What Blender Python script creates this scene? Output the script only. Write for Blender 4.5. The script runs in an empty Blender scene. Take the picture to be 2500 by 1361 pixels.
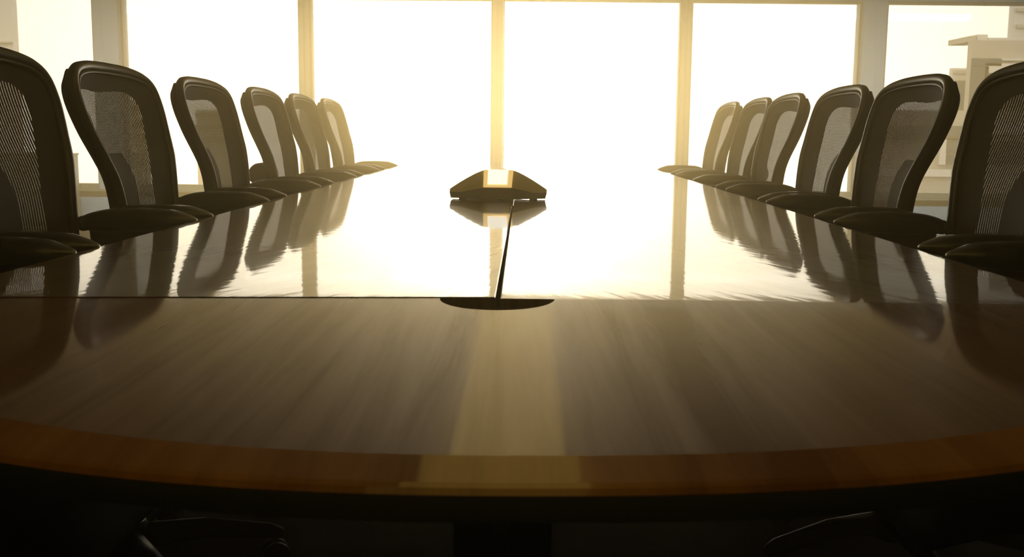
import bpy, bmesh, math, random
from mathutils import Vector, Matrix, Euler

scene = bpy.context.scene
COL = scene.collection
random.seed(7)
PI = math.pi

# ------------------------------------------------------------------ helpers
def link_mesh(name, bm, mat, parent=None, smooth=False, autosmooth=None):
    bmesh.ops.recalc_face_normals(bm, faces=bm.faces[:])
    me = bpy.data.meshes.new(name)
    bm.to_mesh(me)
    bm.free()
    mats = mat if isinstance(mat, (list, tuple)) else [mat]
    for m in mats:
        me.materials.append(m)
    if smooth:
        for p in me.polygons:
            p.use_smooth = True
    if autosmooth is not None:
        for p in me.polygons:
            p.use_smooth = True
        me.set_sharp_from_angle(angle=math.radians(autosmooth))
    o = bpy.data.objects.new(name, me)
    COL.objects.link(o)
    if parent is not None:
        o.parent = parent
    return o

def thing(name, label, cat, loc=(0, 0, 0), rotz=0.0, group=None):
    o = bpy.data.objects.new(name, None)
    o.empty_display_size = 0.1
    COL.objects.link(o)
    o.location = loc
    o.rotation_euler = (0, 0, rotz)
    o['label'] = label
    o['category'] = cat
    if group:
        o['group'] = group
    return o

def tag(o, label, cat, group=None, kind=None):
    o['label'] = label
    o['category'] = cat
    if group:
        o['group'] = group
    if kind:
        o['kind'] = kind
    return o

def struct(o, label=None, cat=None):
    o['kind'] = 'structure'
    if label:
        o['label'] = label
    if cat:
        o['category'] = cat
    return o

def add_box(bm, x0, x1, y0, y1, z0, z1, bevel=0.0, mi=0):
    vs = [bm.verts.new(p) for p in ((x0, y0, z0), (x1, y0, z0), (x1, y1, z0), (x0, y1, z0),
                                    (x0, y0, z1), (x1, y0, z1), (x1, y1, z1), (x0, y1, z1))]
    fs = [bm.faces.new([vs[i] for i in q]) for q in ((3, 2, 1, 0), (4, 5, 6, 7), (0, 1, 5, 4), (1, 2, 6, 5), (2, 3, 7, 6), (3, 0, 4, 7))]
    for f in fs:
        f.material_index = mi
    if bevel > 0:
        es = list({e for f in fs for e in f.edges})
        bmesh.ops.bevel(bm, geom=es, offset=bevel, segments=3, profile=0.5, affect='EDGES')

def box_obj(name, x0, x1, y0, y1, z0, z1, mat, parent=None, bevel=0.0):
    bm = bmesh.new()
    add_box(bm, x0, x1, y0, y1, z0, z1, bevel)
    return link_mesh(name, bm, mat, parent, autosmooth=40 if bevel else None)

def add_loft(bm, rings, cap=True, closed_path=False):
    """rings: list of lists of points, equal length, each a closed ring."""
    vr = [[bm.verts.new(p) for p in r] for r in rings]
    n = len(vr[0])
    m = len(vr)
    for i in range(m if closed_path else m - 1):
        a, b = vr[i], vr[(i + 1) % m]
        for k in range(n):
            bm.faces.new((a[k], a[(k + 1) % n], b[(k + 1) % n], b[k]))
    if cap and not closed_path:
        bm.faces.new(list(reversed(vr[0])))
        bm.faces.new(vr[-1])

def add_tube(bm, pts, radii, seg=12, flat=1.0, closed=False):
    """tube along points; flat scales the section along the binormal."""
    P = [Vector(p) for p in pts]
    if not isinstance(radii, (list, tuple)):
        radii = [radii] * len(P)
    rings = []
    up = None
    for i, p in enumerate(P):
        if closed:
            t = (P[(i + 1) % len(P)] - P[i - 1]).normalized()
        elif i == 0:
            t = (P[1] - P[0]).normalized()
        elif i == len(P) - 1:
            t = (P[-1] - P[-2]).normalized()
        else:
            t = (P[i + 1] - P[i - 1]).normalized()
        if up is None:
            ref = Vector((0, 0, 1)) if abs(t.z) < 0.9 else Vector((1, 0, 0))
            up = (ref - t * ref.dot(t)).normalized()
        else:
            up = (up - t * up.dot(t)).normalized()
        side = t.cross(up)
        rings.append([p + (up * math.cos(a) * radii[i] + side * math.sin(a) * radii[i] * flat)
                      for a in (2 * PI * k / seg for k in range(seg))])
    add_loft(bm, rings, cap=True, closed_path=closed)

def add_disc_cyl(bm, c, r, h, seg=24, axis='Z'):
    rings = []
    for dz, rr in ((-h / 2, r * 0.9), (-h / 2 + h * 0.12, r), (h / 2 - h * 0.12, r), (h / 2, r * 0.9)):
        ring = []
        for k in range(seg):
            a = 2 * PI * k / seg
            p = (rr * math.cos(a), rr * math.sin(a), dz)
            if axis == 'Y':
                p = (p[0], p[2], p[1])
            elif axis == 'X':
                p = (p[2], p[0], p[1])
            ring.append((c[0] + p[0], c[1] + p[1], c[2] + p[2]))
        rings.append(ring)
    add_loft(bm, rings)

def catmull(pts, n):
    """n samples per span through 2-D points."""
    out = []
    for i in range(len(pts) - 1):
        p0 = pts[max(i - 1, 0)]
        p1, p2 = pts[i], pts[i + 1]
        p3 = pts[min(i + 2, len(pts) - 1)]
        for k in range(n):
            t = k / n
            out.append(tuple(0.5 * (2 * b + (c - a) * t + (2 * a - 5 * b + 4 * c - d) * t * t + (3 * b - a - 3 * c + d) * t ** 3)
                             for a, b, c, d in zip(p0, p1, p2, p3)))
    out.append(tuple(pts[-1]))
    return out

def interp(x, tab):
    if x <= tab[0][0]:
        return tab[0][1]
    for (a, b), (c, d) in zip(tab, tab[1:]):
        if x <= c:
            t = (x - a) / (c - a)
            return b + (d - b) * t
    return tab[-1][1]

# ------------------------------------------------------------------ materials
def new_mat(name):
    m = bpy.data.materials.new(name)
    m.use_nodes = True
    nt = m.node_tree
    nt.nodes.clear()
    out = nt.nodes.new('ShaderNodeOutputMaterial')
    return m, nt, out

def pbr(name, col, rough=0.5, spec=0.5, metal=0.0, noise=0.0, nscale=20.0, bump=0.0, bscale=200.0, coat=0.0, emit=None, estr=0.0):
    m, nt, out = new_mat(name)
    N, L = nt.nodes, nt.links
    p = N.new('ShaderNodeBsdfPrincipled')
    p.inputs['Base Color'].default_value = (*col, 1)
    p.inputs['Roughness'].default_value = rough
    p.inputs['Specular IOR Level'].default_value = spec
    p.inputs['Metallic'].default_value = metal
    p.inputs['Coat Weight'].default_value = coat
    if emit:
        p.inputs['Emission Color'].default_value = (*emit, 1)
        p.inputs['Emission Strength'].default_value = estr
    tc = N.new('ShaderNodeTexCoord')
    if noise > 0:
        nz = N.new('ShaderNodeTexNoise')
        nz.inputs['Scale'].default_value = nscale
        nz.inputs['Detail'].default_value = 4
        L.new(tc.outputs['Object'], nz.inputs['Vector'])
        mx = N.new('ShaderNodeMix')
        mx.data_type = 'RGBA'
        mx.inputs['A'].default_value = (*[c * (1 - noise) for c in col], 1)
        mx.inputs['B'].default_value = (*[min(1, c * (1 + noise)) for c in col], 1)
        L.new(nz.outputs['Fac'], mx.inputs['Factor'])
        L.new(mx.outputs['Result'], p.inputs['Base Color'])
    if bump > 0:
        nb = N.new('ShaderNodeTexNoise')
        nb.inputs['Scale'].default_value = bscale
        nb.inputs['Detail'].default_value = 2
        L.new(tc.outputs['Object'], nb.inputs['Vector'])
        b = N.new('ShaderNodeBump')
        b.inputs['Strength'].default_value = bump
        b.inputs['Distance'].default_value = 0.001
        L.new(nb.outputs['Fac'], b.inputs['Height'])
        L.new(b.outputs['Normal'], p.inputs['Normal'])
    L.new(p.outputs['BSDF'], out.inputs['Surface'])
    return m

def wood(name, c0, c1, angle, rough=0.35, coat_rough=0.05, bump=0.25, across=38.0, along=1.3, spec=0.5, coat=1.0, streak=True, coat_ior=1.5):
    """lacquered veneer; grain runs along +Y turned by angle."""
    m, nt, out = new_mat(name)
    N, L = nt.nodes, nt.links
    p = N.new('ShaderNodeBsdfPrincipled')
    p.inputs['Roughness'].default_value = rough
    p.inputs['Specular IOR Level'].default_value = spec
    p.inputs['Coat Weight'].default_value = coat
    p.inputs['Coat Roughness'].default_value = coat_rough
    p.inputs['Coat IOR'].default_value = coat_ior
    tc = N.new('ShaderNodeTexCoord')
    r = N.new('ShaderNodeMapping')
    r.inputs['Rotation'].default_value = (0, 0, angle)
    L.new(tc.outputs['Object'], r.inputs['Vector'])
    s = N.new('ShaderNodeMapping')
    s.inputs['Scale'].default_value = (across, along, 1)
    L.new(r.outputs['Vector'], s.inputs['Vector'])
    n1 = N.new('ShaderNodeTexNoise')
    n1.inputs['Scale'].default_value = 1.0
    n1.inputs['Detail'].default_value = 6
    n1.inputs['Roughness'].default_value = 0.62
    n1.inputs['Distortion'].default_value = 0.5
    L.new(s.outputs['Vector'], n1.inputs['Vector'])
    s2 = N.new('ShaderNodeMapping')
    s2.inputs['Scale'].default_value = (across * 0.28, along * 0.5, 1)
    L.new(r.outputs['Vector'], s2.inputs['Vector'])
    n2 = N.new('ShaderNodeTexNoise')
    n2.inputs['Scale'].default_value = 1.0
    n2.inputs['Detail'].default_value = 3
    L.new(s2.outputs['Vector'], n2.inputs['Vector'])
    ad = N.new('ShaderNodeMath')
    ad.operation = 'ADD'
    L.new(n1.outputs['Fac'], ad.inputs[0])
    L.new(n2.outputs['Fac'], ad.inputs[1])
    cr = N.new('ShaderNodeValToRGB')
    cr.color_ramp.elements[0].position = 0.36
    cr.color_ramp.elements[0].color = (*c0, 1)
    cr.color_ramp.elements[1].position = 0.64
    cr.color_ramp.elements[1].color = (*c1, 1)
    hv = N.new('ShaderNodeMath')
    hv.operation = 'MULTIPLY'
    hv.inputs[1].default_value = 0.5
    L.new(ad.outputs[0], hv.inputs[0])
    L.new(hv.outputs[0], cr.inputs['Fac'])
    L.new(cr.outputs['Color'], p.inputs['Base Color'])
    if streak:
        mr = N.new('ShaderNodeMapRange')
        mr.inputs['From Min'].default_value = 0.36
        mr.inputs['From Max'].default_value = 0.64
        mr.inputs['To Min'].default_value = spec * 0.2
        mr.inputs['To Max'].default_value = spec * 1.8
        L.new(hv.outputs[0], mr.inputs['Value'])
        L.new(mr.outputs['Result'], p.inputs['Specular IOR Level'])
    # fine ripple of the lacquer over the grain
    s3 = N.new('ShaderNodeMapping')
    s3.inputs['Scale'].default_value = (across * 1.3, along * 6, 1)
    L.new(r.outputs['Vector'], s3.inputs['Vector'])
    n3 = N.new('ShaderNodeTexNoise')
    n3.inputs['Scale'].default_value = 1.0
    n3.inputs['Detail'].default_value = 2
    L.new(s3.outputs['Vector'], n3.inputs['Vector'])
    b = N.new('ShaderNodeBump')
    b.inputs['Strength'].default_value = bump
    b.inputs['Distance'].default_value = 0.0006
    L.new(n3.outputs['Fac'], b.inputs['Height'])
    L.new(b.outputs['Normal'], p.inputs['Normal'])
    L.new(b.outputs['Normal'], p.inputs['Coat Normal'])
    L.new(p.outputs['BSDF'], out.inputs['Surface'])
    return m

def mesh_fabric(name):
    m, nt, out = new_mat(name)
    N, L = nt.nodes, nt.links
    uv = N.new('ShaderNodeUVMap')
    uv.uv_map = 'UVMap'
    sp = N.new('ShaderNodeSeparateXYZ')
    L.new(uv.outputs['UV'], sp.inputs[0])

    def mth(op, a, b=None):
        n = N.new('ShaderNodeMath')
        n.operation = op
        for i, v in enumerate((a, b)):
            if v is None:
                continue
            if isinstance(v, (int, float)):
                n.inputs[i].default_value = v
            else:
                L.new(v, n.inputs[i])
        return n.outputs[0]

    def holes(src, pitch, half):
        f = mth('FRACT', mth('DIVIDE', src, pitch))
        d = mth('ABSOLUTE', mth('SUBTRACT', f, 0.5))
        return mth('LESS_THAN', d, half)
    h = mth('MULTIPLY', holes(sp.outputs['X'], 0.0102, HOLE_U), holes(sp.outputs['Y'], 0.0027, HOLE_V))
    p = N.new('ShaderNodeBsdfPrincipled')
    p.inputs['Base Color'].default_value = (0.085, 0.067, 0.042, 1)
    p.inputs['Roughness'].default_value = 0.6
    p.inputs['Specular IOR Level'].default_value = 0.25
    tl = N.new('ShaderNodeBsdfTranslucent')
    tl.inputs['Color'].default_value = (0.22, 0.155, 0.075, 1)
    m1 = N.new('ShaderNodeMixShader')
    m1.inputs[0].default_value = 0.35
    L.new(p.outputs[0], m1.inputs[1])
    L.new(tl.outputs[0], m1.inputs[2])
    tr = N.new('ShaderNodeBsdfTransparent')
    mx = N.new('ShaderNodeMixShader')
    L.new(h, mx.inputs[0])
    L.new(m1.outputs[0], mx.inputs[1])
    L.new(tr.outputs[0], mx.inputs[2])
    L.new(mx.outputs[0], out.inputs['Surface'])
    return m
HOLE_U, HOLE_V = 0.13, 0.21

M = {}
M['plastic'] = pbr('black_plastic', (0.040, 0.034, 0.026), 0.42, 0.5, bump=0.12, bscale=900)
M['shell'] = pbr('dark_brown_shell', (0.060, 0.050, 0.037), 0.6, 0.3, bump=0.1, bscale=700)
M['pad'] = pbr('black_arm_pad', (0.020, 0.018, 0.013), 0.32, 0.6, bump=0.1, bscale=600)
M['matte'] = pbr('matte_black', (0.004, 0.004, 0.004), 1.0, 0.0)
M['lumbar'] = pbr('lumbar_pad_plastic', (0.05, 0.036, 0.022), 0.7, 0.1)
M['weave'] = mesh_fabric('mesh_weave')
M['metal'] = pbr('graphite_metal', (0.010, 0.009, 0.008), 0.5, 0.2, metal=0.0)
M['rubber'] = pbr('black_rubber', (0.012, 0.012, 0.012), 0.6, 0.3)
M['leaf_left'] = wood('veneer_left', (0.105, 0.052, 0.022), (0.20, 0.112, 0.056), math.radians(22), rough=0.28, coat_rough=0.035, bump=0.20, spec=0.5)
M['leaf_right'] = wood('veneer_right', (0.105, 0.052, 0.022), (0.20, 0.112, 0.056), math.radians(-22), rough=0.28, coat_rough=0.035, bump=0.20, spec=0.5)
M['end'] = wood('veneer_end', (0.125, 0.048, 0.020), (0.23, 0.098, 0.046), 0.0, rough=0.32, coat_rough=0.05, bump=0.03, across=30, spec=0.06, coat_ior=1.37)
M['band'] = wood('veneer_band', (0.20, 0.075, 0.010), (0.44, 0.19, 0.028), 0.0, rough=0.40, coat_rough=0.05, bump=0.05, across=26, along=2.0, spec=0.1, coat=0.55)
M['edge'] = pbr('edge_rubber', (0.075, 0.080, 0.062), 0.45, 0.4)
M['under'] = pbr('table_dark_base', (0.012, 0.010, 0.008), 0.5, 0.3)
M['post'] = pbr('brushed_post', (0.045, 0.040, 0.034), 0.45, 0.5, metal=0.5)
M['carpet'] = pbr('dark_carpet', (0.045, 0.042, 0.036), 0.95, 0.1, noise=0.7, nscale=160, bump=0.8, bscale=260)
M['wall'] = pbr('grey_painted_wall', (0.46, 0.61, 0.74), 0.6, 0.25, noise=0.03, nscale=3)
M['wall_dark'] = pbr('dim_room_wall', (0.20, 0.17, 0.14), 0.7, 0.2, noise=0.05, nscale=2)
M['ceiling'] = pbr('ceiling_plaster', (0.27, 0.16, 0.115), 0.8, 0.2, noise=0.03, nscale=4)
M['frame'] = pbr('window_frame_paint', (0.36, 0.34, 0.27), 0.45, 0.4)
M['cabinet'] = pbr('grey_cabinet', (0.55, 0.57, 0.50), 0.5, 0.3)
M['phone'] = pbr('phone_veiled_charcoal', (0.68, 0.59, 0.34), 0.55, 0.4, bump=0.05, bscale=500)  # charcoal turned pale tan, putting veiling light into the upper facets
M['phone_base'] = pbr('phone_base_dark', (0.11, 0.095, 0.05), 0.55, 0.3)
M['phone_bezel_glow'] = pbr('phone_bezel_glow', (0.6, 0.45, 0.22), 0.4, 0.4, emit=(1.0, 0.66, 0.22), estr=0.75)  # yellow glow stands in for light caught by the bezel
M['phone_panel_glow'] = pbr('phone_panel_glow', (0.8, 0.78, 0.7), 0.3, 0.4, emit=(1.0, 0.96, 0.84), estr=1.15)  # glow stands in for sky reflected off the front panel
M['hatch'] = wood('hatch_veneer', (0.12, 0.075, 0.03), (0.2, 0.13, 0.06), math.radians(20), rough=0.3, coat_rough=0.06, bump=0.1)
M['facade'] = pbr('pale_facade', (0.50, 0.47, 0.41), 0.9, 0.1, noise=0.04, nscale=0.3)
M['facade_grey'] = pbr('grey_facade', (0.13, 0.155, 0.165), 0.9, 0.1, noise=0.05, nscale=0.3)
M['facade_white'] = pbr('white_facade', (0.66, 0.65, 0.63), 0.9, 0.1, noise=0.03, nscale=0.3)
M['facade_left'] = pbr('tan_facade', (0.80, 0.70, 0.52), 0.9, 0.1, noise=0.04, nscale=0.3)  # even bright tan for the left buildings
M['facade_band'] = pbr('dark_tan_band', (0.42, 0.36, 0.26), 0.9, 0.1, noise=0.04, nscale=0.3)  # darker tan than the wall it sits on

def emission(name, col, s):
    m, nt, out = new_mat(name)
    e = nt.nodes.new('ShaderNodeEmission')
    e.inputs['Color'].default_value = (*col, 1)
    e.inputs['Strength'].default_value = s
    nt.links.new(e.outputs[0], out.inputs['Surface'])
    return m
M['diffuser'] = emission('ceiling_light_diffuser', (1.0, 0.70, 0.14), 0.55)

def glass_mat():
    m, nt, out = new_mat('window_glass')
    N, L = nt.nodes, nt.links
    tr = N.new('ShaderNodeBsdfTransparent')
    tr.inputs['Color'].default_value = (0.98, 0.98, 0.96, 1)
    g = N.new('ShaderNodeBsdfGlossy')
    g.inputs['Roughness'].default_value = 0.02
    fr = N.new('ShaderNodeFresnel')
    fr.inputs['IOR'].default_value = 1.45
    mx = N.new('ShaderNodeMixShader')
    L.new(fr.outputs[0], mx.inputs[0])
    L.new(tr.outputs[0], mx.inputs[1])
    L.new(g.outputs[0], mx.inputs[2])
    L.new(mx.outputs[0], out.inputs['Surface'])
    return m
M['glass'] = glass_mat()

# ------------------------------------------------------------------ the room
D = 10.0            # inner face of the window wall
XL, XR = -5.3, 5.3
YB = -2.6
ZC = 2.30
SILL, HEAD = 0.395, 2.135

def room_box(name, *a, mat='wall'):
    return struct(box_obj(name, *a, M[mat]))

room_box('floor', XL - .2, XR + .2, YB - .2, D + .35, -0.1, 0.0, mat='carpet')
room_box('wall_left', XL - .15, XL, YB, D, 0, ZC, mat='wall_dark')
room_box('wall_right', XR, XR + .15, YB, D, 0, ZC, mat='wall_dark')
room_box('wall_back', XL - .15, XR + .15, YB - .15, YB, 0, ZC, mat='wall_dark')

# ceiling with a long light trough over the table
TX0, TX1, TY0, TY1 = -0.41, 0.24, -1.5, 9.9
bm = bmesh.new()
add_box(bm, XL - .15, TX0, YB - .15, D + .35, ZC, ZC + .12)
add_box(bm, TX1, XR + .15, YB - .15, D + .35, ZC, ZC + .12)
add_box(bm, TX0, TX1, YB - .15, TY0, ZC, ZC + .12)
add_box(bm, TX0, TX1, TY1, D + .35, ZC, ZC + .12)
struct(link_mesh('ceiling', bm, M['ceiling']))
t = thing('ceiling_light', 'long recessed warm ceiling light trough running above the conference table', 'ceiling light', (0, 0, ZC))
bm = bmesh.new()
add_box(bm, TX0 + .003, TX0 + .012, TY0 + .003, TY1 - .003, 0.0, .10)
add_box(bm, TX1 - .012, TX1 - .003, TY0 + .003, TY1 - .003, 0.0, .10)
add_box(bm, TX0 + .012, TX1 - .012, TY0 + .003, TY0 + .012, 0.0, .10)
add_box(bm, TX0 + .012, TX1 - .012, TY1 - .012, TY1 - .003, 0.0, .10)
add_box(bm, TX0 + .003, TX1 - .003, TY0 + .003, TY1 - .003, .10, .112)
link_mesh('housing', bm, M['frame'], t)
bm = bmesh.new()
add_box(bm, TX0 + .013, TX1 - .013, TY0 + .013, TY1 - .013, 0.012, .030)
link_mesh('diffuser', bm, M['diffuser'], t)

# window wall
room_box('wall_far', XL - .15, XR + .15, D, D + .22, 0, 0.325)
bm = bmesh.new()
add_box(bm, XL - .15, XR + .15, D, D + .22, HEAD, ZC)
add_box(bm, XL - .15, XR + .15, D - .012, D, HEAD, HEAD + .05)
struct(link_mesh('wall_header', bm, M['wall']))
bm = bmesh.new()
add_box(bm, XL, XR, D - .07, D + .22, 0.327, 0.343, 0.004)
struct(link_mesh('trim_1', bm, M['frame'], autosmooth=40))
columns = [(-4.027, -3.922, -3.770), (3.276, 3.172, 3.045)]
for k, (a, g, b) in enumerate(columns):
    lo, hi = min(a, b), max(a, b)
    s = 1 if b > a else -1
    bm = bmesh.new()
    add_box(bm, min(g + s * .004, b), max(g + s * .004, b), D - .05, D + .2, 0.345, HEAD - .001, 0.006)   # pilaster towards the table
    add_box(bm, min(a, g - s * .004), max(a, g - s * .004), D + .01, D + .2, 0.345, HEAD - .001, 0.006)   # set back jamb
    add_box(bm, lo + .01, hi - .01, D + .05, D + .2, 0.345, HEAD - .001)
    struct(link_mesh('column_%s' % ('left', 'right')[k], bm, M['wall'], autosmooth=40))
mulls = [(-2.114, -2.015), (-0.330, -0.235), (1.404, 1.494)]
for k, (a, b) in enumerate(mulls):
    bm = bmesh.new()
    c = (a + b) / 2
    add_box(bm, a, c - .004, D - .01, D + .15, 0.345, HEAD - .001, 0.005)
    add_box(bm, c + .004, b, D - .01, D + .15, 0.345, HEAD - .001, 0.005)
    add_box(bm, c - .006, c + .006, D + .006, D + .12, 0.345, HEAD - .001)
    struct(link_mesh('trim_%d' % (k + 2), bm, M['frame'], autosmooth=40))
bays = [(-5.25, -4.03), (-3.767, -2.117), (-2.012, -0.333), (-0.232, 1.401), (1.497, 3.042), (3.279, 5.25)]
for k, (a, b) in enumerate(bays):
    bm = bmesh.new()
    add_box(bm, a, b, D + .03, D + .12, 0.345, SILL)
    add_box(bm, a, b, D + .03, D + .12, HEAD - .02, HEAD)
    add_box(bm, a, a + .012, D + .03, D + .12, SILL, HEAD - .02)
    add_box(bm, b - .012, b, D + .03, D + .12, SILL, HEAD - .02)
    w = struct(link_mesh('window_%d' % (k + 1), bm, M['frame']))
    bm = bmesh.new()
    add_box(bm, a + .012, b - .012, D + .07, D + .078, SILL, HEAD - .02)
    link_mesh('pane', bm, M['glass'], w)

# grey cabinet standing under the left end window
t = thing('storage_cabinet', 'low grey cabinet standing under the window at far left, beside the column', 'cabinet', (-4.56, 9.80, 0))
bm = bmesh.new()
add_box(bm, -.36, .36, -.17, .17, 0.05, .665, .004)
add_box(bm, -.33, .33, -.14, .16, 0.0, .05)
link_mesh('carcass', bm, M['cabinet'], t, autosmooth=40)
box_obj('cabinet_top', -.368, .368, -.18, .175, .665, .682, M['cabinet'], t, .003)
for s in (-1, 1):
    d = box_obj('door', s * .181 - .176, s * .181 + .176, -.186, -.171, .07, .655, M['cabinet'], t, .003)
    bm = bmesh.new()
    add_tube(bm, [(s * .03, -.188, .50), (s * .03, -.205, .505), (s * .03, -.205, .595), (s * .03, -.188, .60)], .005, 8)
    link_mesh('handle', bm, M['metal'], d, smooth=True)

# ------------------------------------------------------------------ buildings outside
def facade(name, label, x0, x1, y, z0, z1, mat, bands, depth=0.6, cat='building', extra=()):
    """bands: (x0, x1, z0, z1, material, name) pieces standing slightly proud of the front."""
    k = (y + depth) / y
    if x0 > 0:
        x0 *= k
    if x1 < 0:
        x1 *= k
    bands = [(max(b_[0], x0), min(b_[1], x1)) + tuple(b_[2:]) for b_ in bands]
    cx = (x0 + x1) / 2
    t = thing(name, label, cat, (cx, y, z0))
    bm = bmesh.new()
    add_box(bm, x0 - cx, x1 - cx, 0, depth, 0, z1 - z0)
    link_mesh('wall', bm, mat, t)
    for (a, b, c, d, m, nm) in bands:
        box_obj(nm, a - cx, b - cx, -.25, 0.01, c - z0, d - z0, m, t)
    for (a, b, c, d, m, nm) in extra:
        box_obj(nm, a - cx, b - cx, 1.0, 4.0, c - z0, d - z0, m, t)
    return t
YO = 60.0
def PX(px, py, Y=YO):     # a sight line through the window carried out to distance Y
    return SIGHT(px, py, Y)
# camera set-up shared with the sight lines
CAM_F, CAM_PITCH, CAM_YAW, CAM_ROLL, CAM_H = 2600.0, math.radians(7.93), math.radians(0.73), 0.0105, 0.935
def cam_axes():
    cy, sy = math.cos(CAM_YAW), math.sin(CAM_YAW)
    cp, sp = math.cos(CAM_PITCH), math.sin(CAM_PITCH)
    fw = Vector((-sy * cp, cy * cp, -sp)); rt = Vector((cy, sy, 0)); up = Vector((-sy * sp, cy * sp, cp))
    c, s = math.cos(CAM_ROLL), math.sin(CAM_ROLL)
    return fw, rt * c + up * s, up * c - rt * s
def SIGHT(px, py, Y):
    fw, r, u = cam_axes()
    d = fw + r * ((px - 1250) / CAM_F) - u * ((py - 680.5) / CAM_F)
    t_ = Y / d.y
    return d.x * t_, CAM_H + d.z * t_
def rect(px0, py0, px1, py1, mat, nm, Y=YO):
    x0, z1 = SIGHT(px0, py0, Y)
    x1, z0 = SIGHT(px1, py1, Y)
    return (x0, x1, z0, z1, mat, nm)
F_, G_, W_, L_, B_ = (M[k] for k in ('facade', 'facade_grey', 'facade_white', 'facade_left', 'facade_band'))
# right: broad office block with a dark recessed floor
x0, z1 = SIGHT(2364, 98, YO)
bl = facade('office_building', 'pale office block outside the far right window, with grey window floors', x0, x0 + 14, YO, -14, z1, F_,
            [rect(2365, 143, 2440, 162, G_, 'window_band'), rect(2365, 162, 2400, 300, G_, 'recess'),
             rect(2440, 143, 2620, 150, W_, 'ledge'), rect(2400, 181, 2520, 260, G_, 'window_band'),
             rect(2402, 155, 2620, 181, W_, 'ledge'), rect(2366, 300, 2620, 330, W_, 'ledge'),
             rect(2366, 345, 2620, 400, G_, 'window_band')],
            extra=[rect(2385, 84, 2402, 98, F_, 'roof_unit'), rect(2405, 80, 2430, 98, W_, 'roof_unit'), rect(2432, 88, 2600, 98, W_, 'parapet')])
x0, z1 = SIGHT(2470, -60, 90)
facade('tower_block', 'taller hazy tower behind the pale office block at the right edge', x0, x0 + 16, 90, -20, z1, W_,
       [rect(2480, y, 2620, y + 10, F_, 'window_band', 90) for y in (-20, 20, 60)])
x0, z1 = SIGHT(2318, 166, 75)
x1, _ = SIGHT(2372, 166, 75)
facade('stepped_building', 'stepped cream building between the column and the pale office block', x0, x1, 75, -20, z1, W_,
       [rect(2322, y, 2370, y + 8, F_, 'floor_band', 75) for y in (172, 190)] + [rect(2330, 198, 2370, 300, G_, 'window_band', 75)])
x0, z1 = SIGHT(2140, 268, 50)
x1, _ = SIGHT(2364, 268, 50)
facade('low_building', 'low cream building with grey window strip, behind the second right chair', x0, x1, 50, -12, z1, F_,
       [rect(2150, 306, 2362, 334, G_, 'window_band', 50), rect(2150, 337, 2362, 341, M['rubber'], 'railing', 50),
        rect(2292, 341, 2303, 402, W_, 'pillar', 50), rect(2306, 345, 2362, 375, G_, 'window_band', 50), rect(2306, 380, 2362, 402, G_, 'window_band', 50),
        rect(2150, 412, 2362, 432, W_, 'parapet', 50)])
# left: tan blocks seen through the chair meshes
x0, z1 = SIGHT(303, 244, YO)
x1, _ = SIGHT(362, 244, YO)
facade('banded_building', 'tan banded building seen through the second left chair back', x0, x1, YO, -14, z1, L_,
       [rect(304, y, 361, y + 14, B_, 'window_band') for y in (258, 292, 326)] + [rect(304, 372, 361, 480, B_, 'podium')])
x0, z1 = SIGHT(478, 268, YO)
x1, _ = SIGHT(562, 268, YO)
facade('stepped_apartments', 'tan stepped building seen through the third left chair back', x0, x1, YO, -14, z1, L_,
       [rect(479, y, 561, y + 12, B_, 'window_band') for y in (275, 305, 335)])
x0, z1 = SIGHT(-120, -80, YO)
x1, _ = SIGHT(36, -80, YO)
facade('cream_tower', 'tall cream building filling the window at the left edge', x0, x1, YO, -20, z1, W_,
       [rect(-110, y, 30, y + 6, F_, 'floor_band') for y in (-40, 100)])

# ------------------------------------------------------------------ conference table
ZT = 0.73
XC = -0.0135
SEAM = -0.034
TL, TR = -0.730, 0.705
table = thing('conference_table', 'long glossy brown wooden boardroom table with rounded near end', 'table', (0, 0, 0))

def leaf(name, xl0, xr0, xl1, xr1, yl0, yr0, yl1, yr1, mat, sag):
    """one veneered leaf: corners at the near (0) and far (1) ends, near end dipping by sag"""
    bm = bmesh.new()
    n = 16
    rows_ = []
    for j in range(n + 1):
        t_ = j / n
        z = ZT - sag * (1 - t_) ** 2
        rows_.append(((xl0 + (xl1 - xl0) * t_, yl0 + (yl1 - yl0) * t_, z), (xr0 + (xr1 - xr0) * t_, yr0 + (yr1 - yr0) * t_, z)))
    rings = []
    for a, b in rows_:
        e = .0012
        rings.append([(a[0], a[1], a[2] - TH), (a[0], a[1], a[2] - e), (a[0] + e, a[1], a[2]), (b[0] - e, b[1], b[2]), (b[0], b[1], b[2] - e), (b[0], b[1], b[2] - TH)])
    add_loft(bm, rings)
    return link_mesh(name, bm, mat, table, autosmooth=30)

def slab(name, poly, z0, z1, mat, bev=0.0012):
    bm = bmesh.new()
    top = [bm.verts.new((x, y, z1)) for x, y in poly]
    bot = [bm.verts.new((x, y, z0)) for x, y in poly]
    bm.faces.new(top)
    bm.faces.new(list(reversed(bot)))
    n = len(poly)
    for i in range(n):
        bm.faces.new((top[i], top[(i + 1) % n], bot[(i + 1) % n], bot[i]))
    if bev:
        bm.edges.ensure_lookup_table()
        es = [e for e in bm.edges if all(abs(v.co.z - z1) < 1e-6 for v in e.verts)]
        bmesh.ops.bevel(bm, geom=es, offset=bev, segments=2, profile=0.5, affect='EDGES')
    return link_mesh(name, bm, mat, table)

TH = 0.028
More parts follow.
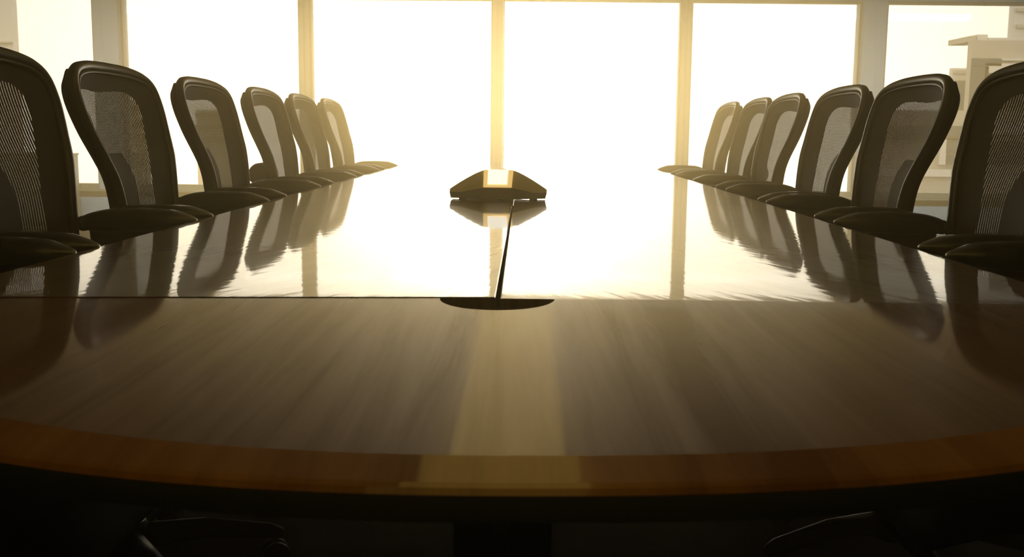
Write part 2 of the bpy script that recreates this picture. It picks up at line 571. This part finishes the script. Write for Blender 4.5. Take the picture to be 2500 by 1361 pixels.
# rows of leaves: y at left edge, at seam, at right edge
rows = [((1.247, 1.2985, 1.302), (2.850, 2.925, 3.060)),
        ((2.853, 2.928, 3.063), (4.60, 4.64, 4.70)),
        ((4.603, 4.643, 4.703), (6.20, 6.22, 6.24))]
for i, (n_, f_) in enumerate(rows):
    g0, g1 = (0.0030, 0.0012) if i == 0 else (0.0012, 0.001)
    leaf('tabletop_panel', TL, SEAM - g0, TL, SEAM - .004 - g1, n_[0], n_[1], f_[0], f_[1], M['leaf_left'], -.0009 if i == 0 else 0.0)
    leaf('tabletop_panel', SEAM + g0, TR, SEAM - .004 + g1, TR, n_[1], n_[2], f_[1], f_[2], M['leaf_right'], .0010 if i == 0 else 0.0)

def dcurve(a, b, n, e, rot, cx, cy, flip=-1):
    pts = []
    for k in range(n + 1):
        th = PI * k / n
        c, s = math.cos(th), math.sin(th)
        x = -a * math.copysign(abs(c) ** (2 / e), c)
        y = flip * b * abs(s) ** (2 / e)
        xr = x * math.cos(rot) - y * math.sin(rot)
        yr = x * math.sin(rot) + y * math.cos(rot)
        pts.append((cx + xr, cy + yr))
    return pts

def end_panel(near=True):
    bm = bmesh.new()
    if near:
        rot, cy, b, fl = math.radians(2.6), 1.290, 0.673, -1
        kw = dict(n=96, e=2.25, rot=rot, cx=XC, cy=cy - .004)
    else:
        rot, cy, b, fl = 0.0, 6.245, 0.62, 1
        kw = dict(n=48, e=2.25, rot=rot, cx=XC, cy=cy, flip=1)
    A = 0.720
    lv = [dcurve(A - .055, b - .055, **kw), dcurve(A - .011, b - .011, **kw), dcurve(A - .004, b - .004, **kw), dcurve(A, b, **kw)]
    zs = [ZT, ZT - .0032, ZT - .0042, ZT - .0075]
    if near:
        def seam_y(x):
            return interp(x, [(-.8, 1.2422), (SEAM, 1.2970), (.8, 1.3008)])
        # seam line from right to left with a half-moon notch for the cables
        seam = [(lv[0][-1][0], seam_y(lv[0][-1][0])), (.2, seam_y(.2))]
        nw, nd = 0.0705, 0.088
        for k in range(25):
            th = PI * k / 24
            c, s = math.cos(th), math.sin(th)
            x = SEAM + nw * c
            seam.append((x, seam_y(x) - nd * s))
        seam += [(-.25, seam_y(-.25)), (lv[0][0][0], seam_y(lv[0][0][0]))]
    else:
        seam = []
    V = [[bm.verts.new((x, y, z)) for x, y in c] for c, z in zip(lv, zs)]
    SV = [bm.verts.new((x, y, ZT)) for x, y in seam]
    f = bm.faces.new(V[0] + SV)
    f.material_index = 0
    for a in range(3):
        for k in range(len(V[a]) - 1):
            q = bm.faces.new((V[a][k], V[a + 1][k], V[a + 1][k + 1], V[a][k + 1]))
            q.material_index = 1
    # underside and notch wall
    zb = ZT - TH
    VB = [bm.verts.new((x, y, zb)) for x, y in dcurve(A - .03, b - .03, **kw)]
    for k in range(len(VB) - 1):
        q = bm.faces.new((V[3][k], VB[k], VB[k + 1], V[3][k + 1]))
        q.material_index = 1
    SB = [bm.verts.new((v.co.x, v.co.y, zb)) for v in SV]
    if near:
        for k in range(len(SV) - 1):
            bm.faces.new((SV[k], SB[k], SB[k + 1], SV[k + 1]))
    bm.faces.new(list(reversed(VB + SB)))
    bmesh.ops.triangulate(bm, faces=[f])
    DROP = .0045 if near else 0.0
    def dip(bm_):
        for v in bm_.verts:
            v.co.z -= DROP * max(0, (1.29 - v.co.y) / .70)
    dip(bm)
    o = link_mesh('end_panel', bm, [M['end'], M['band']], table)
    # dark rubber edge under the lip
    bm = bmesh.new()
    c0 = dcurve(A + .0015, b + .0015, **kw)
    c1 = dcurve(A - .004, b - .004, **kw)
    c2 = dcurve(A - .02, b - .02, **kw)
    rings = []
    for p0, p1, p2 in zip(c0, c1, c2):
        rings.append([(p0[0], p0[1], ZT - .0075), (p0[0], p0[1], ZT - .013), (p1[0], p1[1], ZT - .026), (p2[0], p2[1], ZT - .026), (p2[0], p2[1], ZT - .0245)])
    add_loft(bm, rings, cap=True)
    dip(bm)
    link_mesh('edge_trim', bm, M['edge'], table, autosmooth=35)
    return o
end_panel(True)
end_panel(False)

bm = bmesh.new()
q = [(SEAM - .0026, 1.312), (SEAM + .0026, 1.312), (SEAM - .0032, 2.92), (SEAM - .0048, 2.92)]
add_loft(bm, [[(x, y, ZT - .034) for x, y in q], [(x, y, ZT - .020) for x, y in q]])
add_box(bm, SEAM - .08, SEAM + .08, 1.312, 2.92, ZT - .045, ZT - .034)
link_mesh('seam_light_block', bm, M['matte'], table)  # black strip added to stop light in the gap and read as shade
# shallow cable tray under the seam, seen through the notch
bm = bmesh.new()
add_box(bm, SEAM - .16, SEAM + .16, 1.19, 1.42, ZT - .12, ZT - .11)
add_box(bm, SEAM - .16, SEAM + .16, 1.41, 1.42, ZT - .11, ZT - .030)
add_box(bm, SEAM - .16, SEAM - .15, 1.19, 1.41, ZT - .11, ZT - .030)
add_box(bm, SEAM + .15, SEAM + .16, 1.19, 1.41, ZT - .11, ZT - .030)
link_mesh('cable_tray', bm, M['band'], table)
# cable hatch let into the top beside the conference phone
hx0, hx1, hy0, hy1 = -.192, -.040, 3.055, 3.30
bm = bmesh.new()
add_box(bm, hx0, hx1, hy0, hy1, ZT + .0002, ZT + .0012)
hf = link_mesh('hatch_frame', bm, M['under'], table)
bm = bmesh.new()
add_box(bm, hx0 + .003, hx0 + .108, hy0 + .006, hy1 - .003, ZT + .0012, ZT + .0022)
add_box(bm, hx0 + .111, hx1 - .003, hy0 + .006, hy1 - .003, ZT + .0012, ZT + .0022)
link_mesh('hatch_lid', bm, M['hatch'], table)
# side edges and aprons, pedestals
for s, xe in ((-1, TL), (1, TR)):
    bm = bmesh.new()
    xa, xb = (xe - .0035, xe - .0005) if s < 0 else (xe + .0005, xe + .0035)
    add_box(bm, xa, xb, 1.33, 6.2, ZT - .026, ZT - .0015)
    link_mesh('edge_trim', bm, M['edge'], table)
bm = bmesh.new()
add_box(bm, SEAM - .45, SEAM - .42, 1.45, 6.1, ZT - .09, ZT - TH - .001)
add_box(bm, SEAM + .42, SEAM + .45, 1.45, 6.1, ZT - .09, ZT - TH - .001)
add_box(bm, SEAM - .42, SEAM + .42, 1.45, 1.48, ZT - .09, ZT - TH - .001)
link_mesh('apron', bm, M['under'], table)
for py in (1.85, 3.75, 5.65):
    bm = bmesh.new()
    add_box(bm, SEAM - .085, SEAM + .085, py - .10, py + .10, 0.05, ZT - TH - .002, .008)
    pd = link_mesh('pedestal', bm, M['under'], table, autosmooth=40)
    bm = bmesh.new()
    add_box(bm, SEAM - .016, SEAM + .014, py - .110, py - .101, 0.05, ZT - TH - .01, .002)
    link_mesh('post_strip', bm, M['post'], pd, autosmooth=40)
    bm = bmesh.new()
    add_box(bm, SEAM - .30, SEAM + .30, py - .28, py + .28, 0.0, 0.048, .012)
    link_mesh('foot_plate', bm, M['under'], pd, autosmooth=40)

# ------------------------------------------------------------------ office chair
OUT = [(0, .545), (.15, .547), (.182, .57), (.190, .64), (.197, .72), (.215, .80), (.247, .865), (.270, .925), (.283, .985), (.276, 1.032), (.250, 1.063), (.205, 1.081), (.12, 1.092), (0, 1.095)]
OPN = [(0, .580), (.10, .580), (.150, .595), (.162, .64), (.148, .72), (.150, .80), (.180, .865), (.210, .925), (.226, .970), (.220, .998), (.196, 1.017), (.152, 1.026), (.07, 1.024), (0, 1.020)]
XB = [(.54, -.140), (.64, -.156), (.74, -.167), (.80, -.176), (.85, -.191), (.92, -.219), (1.0, -.245), (1.065, -.259), (1.10, -.268)]
XBS = catmull(XB, 6)
def surf(y, z):
    return interp(z, XBS) - 0.33 * (0.27 ** 2 - y * y) + .022
def loop(half, n):
    r = catmull(half, n)
    return r + [(-y, z) for y, z in reversed(r[1:-1])]
def inset(lp, d):
    out = []
    n = len(lp)
    for i in range(n):
        (y0, z0), (y1, z1) = lp[i - 1], lp[(i + 1) % n]
        ty, tz = y1 - y0, z1 - z0
        l = math.hypot(ty, tz) or 1
        ny, nz = tz / l, -ty / l          # outward for this winding (bottom -> right -> top)
        out.append((lp[i][0] - ny * d, lp[i][1] - nz * d, ny, nz))
    return out
HALF_W = catmull(OUT, 8)
HW = [(z, y) for y, z in HALF_W]
def halfw(z):
    best = 0
    for (z0, y0), (z1, y1) in zip(HW, HW[1:]):
        if z0 <= z <= z1 and z1 > z0:
            best = max(best, y0 + (y1 - y0) * (z - z0) / (z1 - z0))
    return best

def build_chair():
    P, S, PD, W = M['plastic'], M['shell'], M['pad'], M['weave']
    root = thing('office_chair', 'x', 'chair', (0, 0, 0), 0, 'mesh office chairs along the table')
    # back frame: bulged hoop
    lp = inset(loop(OUT, 6), .012)
    bm = bmesh.new()
    rings = []
    prof = [(.012, .002), (.012, -.008), (.008, -.013), (-.003, -.015), (-.010, -.012), (-.011, -.003), (-.009, .005), (-.003, .009), (.006, .008)]
    for y, z, ny, nz in lp:
        x = surf(y, z)
        dx = (surf(y, z + .004) - surf(y, z - .004)) / .008
        rings.append([(x + s_ + n_ * nz * dx, y + ny * n_, z + nz * n_ - s_ * dx * .6) for n_, s_ in prof])
    add_loft(bm, rings, closed_path=True)
    fr = link_mesh('back_frame', bm, P, root, autosmooth=50)
    # piping where the weave is held
    bm = bmesh.new()
    lp2 = inset(loop(OUT, 6), .027)
    add_tube(bm, [(surf(y, z) + .004, y, z) for y, z, _, _ in lp2], .0042, 6, closed=True)
    link_mesh('weave_piping', bm, P, fr, smooth=True)
    # stiff rim behind the weave, with the see-through opening
    bm = bmesh.new()
    o_ = inset(loop(OUT, 6), .012)
    i_ = loop(OPN, 6)
    rings = []
    for (y0, z0, _, _), (y1, z1) in zip(o_, i_):
        ym, zm = (y0 + y1) / 2, (z0 + z1) / 2
        rings.append([(surf(y0, z0) - .006, y0, z0), (surf(ym, zm) - .029, ym, zm), (surf(y1, z1) - .030, y1, z1), (surf(y1, z1) - .036, y1, z1),
                      (surf(ym, zm) - .041, ym, zm), (surf(y0, z0) - .026, y0 * .985, min(z0, 1.068))])
    add_loft(bm, rings, closed_path=True)
    link_mesh('back_rim', bm, S, root, autosmooth=50)
    # weave
    bm = bmesh.new()
    uvl = bm.loops.layers.uv.new('UVMap')
    nz, ny = 56, 16
    grid = []
    for j in range(nz + 1):
        z = .556 + (1.089 - .556) * j / nz
        w = max(halfw(z) - .012, .03)
        grid.append([(bm.verts.new((surf(w * (2 * i / ny - 1), z), w * (2 * i / ny - 1), z)), w * (2 * i / ny - 1), z) for i in range(ny + 1)])
    for j in range(nz):
        for i in range(ny):
            q = (grid[j][i], grid[j][i + 1], grid[j + 1][i + 1], grid[j + 1][i])
            f = bm.faces.new([v[0] for v in q])
            f.smooth = True
            for lp_, v in zip(f.loops, q):
                lp_[uvl].uv = (v[1] + 1.0, v[2])
    link_mesh('back_mesh', bm, W, root, smooth=True)
    # lumbar pad behind the weave
    bm = bmesh.new()
    rings = []
    for j in range(9):
        u = j / 8
        z = .60 + .265 * u
        hw = .078 * (1 - abs(2 * u - 1) ** 4 * .35)
        th = .010 * (1 - abs(2 * u - 1) ** 3 * .6)
        ring = []
        for k in range(16):
            a = 2 * PI * k / 16
            y = hw * math.copysign(abs(math.cos(a)) ** .6, math.cos(a))
            ring.append((surf(y, z) - .052 + th * math.sin(a), y, z))
        rings.append(ring)
    add_loft(bm, rings)
    link_mesh('lumbar_pad', bm, M['lumbar'], root, autosmooth=60)
    # yoke carrying the back
    bm = bmesh.new()
    for s in (-1, 1):
        add_tube(bm, [(-.02, s * .03, .40), (-.12, s * .09, .42), (-.195, s * .15, .50), (-.213, s * .175, .60), (-.222, s * .185, .68)], [.022, .022, .020, .017, .012], 10)
    link_mesh('back_yoke', bm, P, root, smooth=True)
    # seat
    bm = bmesh.new()
    rings = []
    for j in range(15):
        u = j / 14
        x = -.20 + .46 * u
        hw = .245 * (1 - (abs(2 * u - 1)) ** 5 * .25)
        zt = .468 - .055 * max(0, (u - .72) / .28) ** 2 + .012 * (1 - u) ** 2
        ring = []
        for k in range(24):
            a = 2 * PI * k / 24
            y = hw * math.copysign(abs(math.cos(a)) ** .5, math.cos(a))
            zz = .022 * math.copysign(abs(math.sin(a)) ** .6, math.sin(a))
            ring.append((x, y, zt - .022 + zz))
        rings.append(ring)
    add_loft(bm, rings)
    link_mesh('seat', bm, S, root, autosmooth=60)
    # arms
    for s in (-1, 1):
        bm = bmesh.new()
        rings = []
        n = 26
        for j in range(n + 1):
            u = j / n
            uu = .5 - .5 * math.cos(PI * u)
            x = -.176 + .258 * uu
            if uu < .3:
                sh = max(1 - (1 - uu / .3) ** 2.4, 0) ** .42
            elif uu > .45:
                sh = max(1 - ((uu - .45) / .55) ** 3.4, 0) ** .5
            else:
                sh = 1
            sh = max(sh, .04)
            hw = .048 * sh
            zt_ = interp(uu, [(0, .744), (.2, .753), (.5, .756), (.8, .754), (1, .739)])
            zb_ = interp(uu, [(0, .702), (.4, .702), (.65, .706), (.85, .712), (1, .719)])
            zm, hh = (zt_ + zb_) / 2, (zt_ - zb_) / 2 * (sh ** .6)
            ring = []
            for k in range(18):
                a = 2 * PI * k / 18
                y = hw * math.copysign(abs(math.cos(a)) ** .75, math.cos(a))
                ring.append((x, s * .272 + y, zm + hh * math.copysign(abs(math.sin(a)) ** .8, math.sin(a))))
            rings.append(ring)
        add_loft(bm, rings)
        ap = link_mesh('arm_pad', bm, PD, root, smooth=True)
        bm = bmesh.new()
        add_tube(bm, [(-.075, s * .272, .712), (-.078, s * .276, .66), (-.075, s * .283, .58), (-.09, s * .288, .50), (-.095, s * .255, .425), (-.08, s * .12, .405)],
                 [.085, .078, .058, .040, .030, .026], 12, flat=.32)
        ar = link_mesh('arm_support', bm, P, root, smooth=True)
        bm = bmesh.new()
        add_disc_cyl(bm, (-.165, s * .262, .722), .017, .022, 14, 'Y')
        link_mesh('arm_knob', bm, P, ar, autosmooth=40)
    # mechanism, column, star base
    bm = bmesh.new()
    add_box(bm, -.10, .10, -.07, .07, .36, .42, .012)
    link_mesh('tilt_mechanism', bm, P, root, autosmooth=40)
    bm = bmesh.new()
    add_disc_cyl(bm, (0, 0, .235), .028, .25, 18)
    add_disc_cyl(bm, (0, 0, .105), .045, .07, 18)
    link_mesh('gas_column', bm, P, root, autosmooth=40)
    for k in range(5):
        a = 2 * PI * k / 5 + .35
        c, s = math.cos(a), math.sin(a)
        bm = bmesh.new()
        add_tube(bm, [(c * .03, s * .03, .105), (c * .16, s * .16, .105), (c * .29, s * .29, .083), (c * .315, s * .315, .075)], [.026, .022, .017, .012], 10, flat=1.0)
        lg = link_mesh('base_leg', bm, M['metal'], root, smooth=True)
        bm = bmesh.new()
        for d in (-.014, .014):
            ring_c = (c * .30 - s * d, s * .30 + c * d, .030)
            rr = []
            for w_ in (-.009, -.006, .006, .009):
                r_ = .030 if abs(w_) < .008 else .026
                rr.append([(ring_c[0] - s * w_ + c * r_ * math.cos(q), ring_c[1] + c * w_ + s * r_ * math.cos(q), .030 + r_ * math.sin(q)) for q in (2 * PI * i / 16 for i in range(16))])
            add_loft(bm, rr)
        add_tube(bm, [(c * .30, s * .30, .034), (c * .30, s * .30, .078)], .007, 8)
        link_mesh('caster', bm, M['rubber'], lg, autosmooth=40)
    return root

proto = build_chair()
KIDS = {o: [c for c in bpy.data.objects if c.parent == o] for o in bpy.data.objects}
def copy_tree(o, parent=None):
    c = o.copy()
    COL.objects.link(c)
    c.parent = parent
    for ch in KIDS.get(o, []):
        copy_tree(ch, c)
    return c

LEFT = [(1.43, 'black mesh office chair at left edge, only its armrest tip showing nearest the camera'),
        (2.07, 'black mesh office chair left of table, its backrest cut off by the left photo edge'),
        (2.735, 'black mesh office chair left of table, largest whole backrest, in front of the grey column'),
        (3.50, 'black mesh office chair left of table, second whole backrest, under the wide left window'),
        (4.30, 'black mesh chair left of table, third whole backrest, lump at its lower back'),
        (5.03, 'khaki hazy mesh office chair left of table, next to last, just before the thin mullion'),
        (5.77, 'palest hazy mesh office chair left of table, farthest of the left row')]
RIGHT = [(1.55, 'black mesh office chair at right edge, only its armrest tip showing nearest the camera'),
         (2.225, 'black mesh office chair right of table, its backrest cut off by the right photo edge'),
         (2.940, 'black mesh office chair right of table, largest whole backrest, beside the right column'),
         (3.60, 'dark mesh office chair right of table, second whole backrest, its top meeting the right column'),
         (4.36, 'brown hazy mesh chair right of table, third whole backrest, overlapping one behind'),
         (4.92, 'khaki hazy mesh chair right of table, next to last, partly hidden by nearer chair'),
         (5.63, 'palest hazy mesh office chair right of table, farthest of the right row')]
first = True
chairs = {}
for side, lst in ((-1, LEFT), (1, RIGHT)):
    for i, (y, lab) in enumerate(lst):
        o = proto if first else copy_tree(proto)
        first = False
        o.location = (-.010 + side * .80 + (.012 if side > 0 else 0), y, 0)
        o.rotation_euler = (0, 0, 0 if side < 0 else PI)
        o['label'] = lab
        chairs[(side, i)] = o
# lumbar adjuster lump on two of the chairs
bm = bmesh.new()
add_disc_cyl(bm, (-.222, 0, .755), .045, .16, 20, 'Y')
lk = link_mesh('lumbar_adjuster', bm, M['plastic'], chairs[(-1, 4)], autosmooth=40)
lk.location = (0, -.12, 0)
lk2 = lk.copy(); COL.objects.link(lk2); lk2.parent = chairs[(1, 5)]; lk2.location = (0, .12, 0)

# ------------------------------------------------------------------ conference phone
ph = thing('conference_phone', 'dark three-armed conference speakerphone with bright front panel, on the table centre', 'phone', (-.084, 3.205, ZT + .0024), math.radians(-1.0))
def phone_rows():
    xs = [-.145 + .29 * k / 40 for k in range(41)]
    R, Fm, Bt, Bk, Rk = [], [], [], [], []
    for x in xs:
        a = abs(x)
        u = max(0, (a - .045) / .1)
        zr = .083 - .055 * u ** 1.25
        v = max(0, (a - .045) / .1)
        zm = .0345 - .0135 * min(1, v / .6) - .002 * v
        ym = -.078 + .050 * v
        R.append((x, .0 - .012 * v, zr))
        Fm.append((x, ym, zm))
        w = .90 if a > .1 else 1
        Bt.append((x * .97, -.086 + .046 * v, .002))
        hl = math.exp(-(a / .05) ** 2)
        Rk.append((x, .025 + .085 * hl, max(zr * .9 - .02 * hl, .022)))
        Bk.append((x * .97, .045 + .115 * hl, .002))
    return R, Fm, Bt, Rk, Bk
R, Fm, Bt, Rk, Bk = phone_rows()
bm = bmesh.new()
def strip(bm, A, B):
    va = [bm.verts.new(p) for p in A]
    vb = [bm.verts.new(p) for p in B]
    for k in range(len(A) - 1):
        bm.faces.new((va[k], va[k + 1], vb[k + 1], vb[k]))
def mid(A, B, t, lift):
    return [tuple(a + (b - a) * t + (lift if i == 2 else 0) for i, (a, b) in enumerate(zip(p, q))) for p, q in zip(A, B)]
strip(bm, R, mid(Fm, R, .5, .004)); strip(bm, mid(Fm, R, .5, .004), Fm)
strip(bm, R, Rk); strip(bm, Rk, [(x, y, .018) for x, y, z in Bk])
bmesh.ops.remove_doubles(bm, verts=bm.verts[:], dist=1e-5)
link_mesh('housing', bm, M['phone'], ph, autosmooth=28)
bm = bmesh.new()
strip(bm, Fm, [(x, y - .004, (z + .010) / 2 + .004) for (x, y, _), (_, _, z) in zip(Fm, Fm)])
strip(bm, [(x, y - .004, (z + .010) / 2 + .004) for (x, y, z) in Fm], Bt)
strip(bm, Bt, Bk)
strip(bm, Bk, [(x, y, .018) for x, y, z in Bk])
for s in (0, -1):
    bm.faces.new([bm.verts.new(p) for p in (R[s], Fm[s], (Fm[s][0], Fm[s][1] - .004, (Fm[s][2] + .010) / 2 + .004), Bt[s], Bk[s], (Bk[s][0], Bk[s][1], .018), Rk[s])])
bmesh.ops.remove_doubles(bm, verts=bm.verts[:], dist=1e-5)
link_mesh('base_skirt', bm, M['phone_base'], ph, autosmooth=28)
def front_quad(u0, u1, t0, t1, off, thick):
    """quad lying on the sloped front panel; u across, t up the slope"""
    n = Vector((0, -.05, .078)).normalized()
    b = Vector((0, -.078, .0345)); tp = Vector((0, -.004, .0835))
    pts = []
    for u, t_ in ((u0, t0), (u1, t0), (u1, t1), (u0, t1)):
        w = .0415 + (.0445 - .0415) * t_
        p = b.lerp(tp, t_) + Vector((u * w, 0, 0)) + n * (.0045 * 4 * t_ * (1 - t_))
        pts.append(p)
    return [p + n * off for p in pts], [p + n * (off + thick) for p in pts]
def quad_slab(name, mat, *a, parent=ph):
    lo, hi = front_quad(*a)
    bm = bmesh.new()
    add_loft(bm, [lo, hi])
    return link_mesh(name, bm, mat, parent)
bez = quad_slab('panel_bezel', M['phone_bezel_glow'], -1, 1, .02, .98, .0008, .0016)
quad_slab('panel_glow', M['phone_panel_glow'], -.70, .66, .14, .99, .0026, .0010, parent=bez)
bm = bmesh.new()
for j in range(6):
    pass
rings = []
for j in range(7):
    a = PI / 2 * j / 6
    rings.append([(.012 + .018 * math.cos(a) * math.cos(q) , .012 + .012 * math.cos(a) * math.sin(q), .081 + .0075 * math.sin(a)) for q in (2 * PI * k / 16 for k in range(16))])
rings[-1] = [(.012 + .001 * math.cos(2 * PI * k / 16), .012 + .001 * math.sin(2 * PI * k / 16), .0885) for k in range(16)]
add_loft(bm, rings)
link_mesh('top_bump', bm, M['phone_bezel_glow'], ph, smooth=True)  # bump on top, no lamp; its brightness is put in as glow
for (x, y) in ((-.105, -.03), (.105, -.03), (0, .12)):
    bm = bmesh.new()
    add_disc_cyl(bm, (x, y, -.0002), .012, .0040, 14)
    link_mesh('foot', bm, M['rubber'], ph, autosmooth=40)

# ------------------------------------------------------------------ haze volumes added to stand in for lens flare
def veil_box(y0, y1, dens, g, label):
    bm = bmesh.new()
    add_box(bm, XL - .10, XR + .10, y0, y1, -.05, ZC + .05)
    m, nt, out = new_mat('flare_veil')
    vs = nt.nodes.new('ShaderNodeVolumeScatter')
    vs.inputs['Color'].default_value = (1.0, 0.76, 0.36, 1)
    vs.inputs['Density'].default_value = dens
    vs.inputs['Anisotropy'].default_value = g
    va = nt.nodes.new('ShaderNodeVolumeAbsorption')
    va.inputs['Color'].default_value = (1.0, 0.74, 0.32, 1)
    va.inputs['Density'].default_value = dens
    ad = nt.nodes.new('ShaderNodeAddShader')
    nt.links.new(vs.outputs[0], ad.inputs[0])
    nt.links.new(va.outputs[0], ad.inputs[1])
    nt.links.new(ad.outputs[0], out.inputs['Volume'])
    tag(link_mesh('veil', bm, m), label, 'veil', kind='stuff')
VEIL_Y = 3.0
veil_box(YB - .10, VEIL_Y, 0.055, 0.82, 'added thin lens-flare haze in the dim near end of the room')
veil_box(VEIL_Y + .001, 6.3, 0.205, 0.88, 'added dense golden lens-flare haze around the far chairs and table end')
veil_box(6.301, D + .2, 0.025, 0.88, 'added thin golden lens-flare haze in front of the windows')

# ------------------------------------------------------------------ light
w = bpy.data.worlds.new('World')
scene.world = w
w.use_nodes = True
nt = w.node_tree
nt.nodes.clear()
N, L = nt.nodes, nt.links
out = N.new('ShaderNodeOutputWorld')
bg = N.new('ShaderNodeBackground')
tc = N.new('ShaderNodeTexCoord')
nrm = N.new('ShaderNodeVectorMath'); nrm.operation = 'NORMALIZE'
L.new(tc.outputs['Generated'], nrm.inputs[0])
dt = N.new('ShaderNodeVectorMath'); dt.operation = 'DOT_PRODUCT'
sun_dir = Vector((-.025, 1.0, .035)).normalized()
dt.inputs[1].default_value = sun_dir
L.new(nrm.outputs[0], dt.inputs[0])
def pw(e, k):
    mx = N.new('ShaderNodeMath'); mx.operation = 'MAXIMUM'; mx.inputs[1].default_value = 0
    L.new(dt.outputs['Value'], mx.inputs[0])
    p = N.new('ShaderNodeMath'); p.operation = 'POWER'; p.inputs[1].default_value = e
    L.new(mx.outputs[0], p.inputs[0])
    q = N.new('ShaderNodeMath'); q.operation = 'MULTIPLY'; q.inputs[1].default_value = k
    L.new(p.outputs[0], q.inputs[0])
    return q.outputs[0]
def add(a, b):
    n = N.new('ShaderNodeMath'); n.operation = 'ADD'
    L.new(a, n.inputs[0])
    if isinstance(b, (int, float)):
        n.inputs[1].default_value = b
    else:
        L.new(b, n.inputs[1])
    return n.outputs[0]
WALL_FILL = 16.0
SKY, GLOW1, GLOW2 = 2.3, 2.6, 14.0
st = add(add(pw(14, GLOW1), pw(300, GLOW2)), SKY)
sz = N.new('ShaderNodeSeparateXYZ')
L.new(nrm.outputs[0], sz.inputs[0])
gr = N.new('ShaderNodeMapRange')
gr.inputs['From Min'].default_value = -0.30
gr.inputs['From Max'].default_value = -0.07
gr.inputs['To Min'].default_value = 0.12
gr.inputs['To Max'].default_value = 1.0
L.new(sz.outputs['Z'], gr.inputs['Value'])
ml = N.new('ShaderNodeMath')
ml.operation = 'MULTIPLY'
L.new(st, ml.inputs[0])
L.new(gr.outputs['Result'], ml.inputs[1])
L.new(ml.outputs[0], bg.inputs['Strength'])
bg.inputs['Color'].default_value = (1.0, 0.95, 0.83, 1)
L.new(bg.outputs[0], out.inputs['Surface'])

# unseen fill lamps added to brighten the window wall
for k in range(6):
    ld = bpy.data.lights.new('wall_fill', 'AREA')
    ld.shape = 'RECTANGLE'
    ld.size, ld.size_y = 1.5, 0.12
    ld.energy = WALL_FILL
    ld.spread = math.radians(100)
    ld.color = (0.82, 0.98, 1.0)
    lo = bpy.data.objects.new('wall_fill', ld)
    COL.objects.link(lo)
    lo.location = (-4.3 + 1.72 * k, D - 2.4, ZC - .03)
    lo.rotation_euler = (math.radians(50), 0, 0)
for k, (a, b) in enumerate(bays):
    ld = bpy.data.lights.new('window_portal', 'AREA')
    ld.shape = 'RECTANGLE'
    ld.size, ld.size_y = b - a, HEAD - SILL
    ld.cycles.is_portal = True
    lo = bpy.data.objects.new('window_portal', ld)
    COL.objects.link(lo)
    lo.location = ((a + b) / 2, D + .25, (HEAD + SILL) / 2)
    lo.rotation_euler = (-PI / 2, 0, 0)

# ------------------------------------------------------------------ camera
cd = bpy.data.cameras.new('camera')
cam = bpy.data.objects.new('camera', cd)
COL.objects.link(cam)
cd.sensor_width = 36.0
cd.lens = 36.0 * CAM_F / 2500.0
cd.clip_start = 0.02
fw, r, u = cam_axes()
cam.matrix_world = Matrix(((r.x, u.x, -fw.x, 0), (r.y, u.y, -fw.y, 0), (r.z, u.z, -fw.z, CAM_H), (0, 0, 0, 1)))
cd.dof.use_dof = True
cd.dof.focus_distance = 2.7
cd.dof.aperture_fstop = 16
scene.camera = cam

scene.view_settings.view_transform = 'Standard'
scene.view_settings.look = 'None'
scene.view_settings.exposure = 0.0
cy = scene.cycles
cy.max_bounces = 6
cy.diffuse_bounces = 2
cy.glossy_bounces = 3
cy.transparent_max_bounces = 24
cy.volume_bounces = 0
cy.use_denoising = True
cy.use_adaptive_sampling = True
cy.adaptive_threshold = 0.03
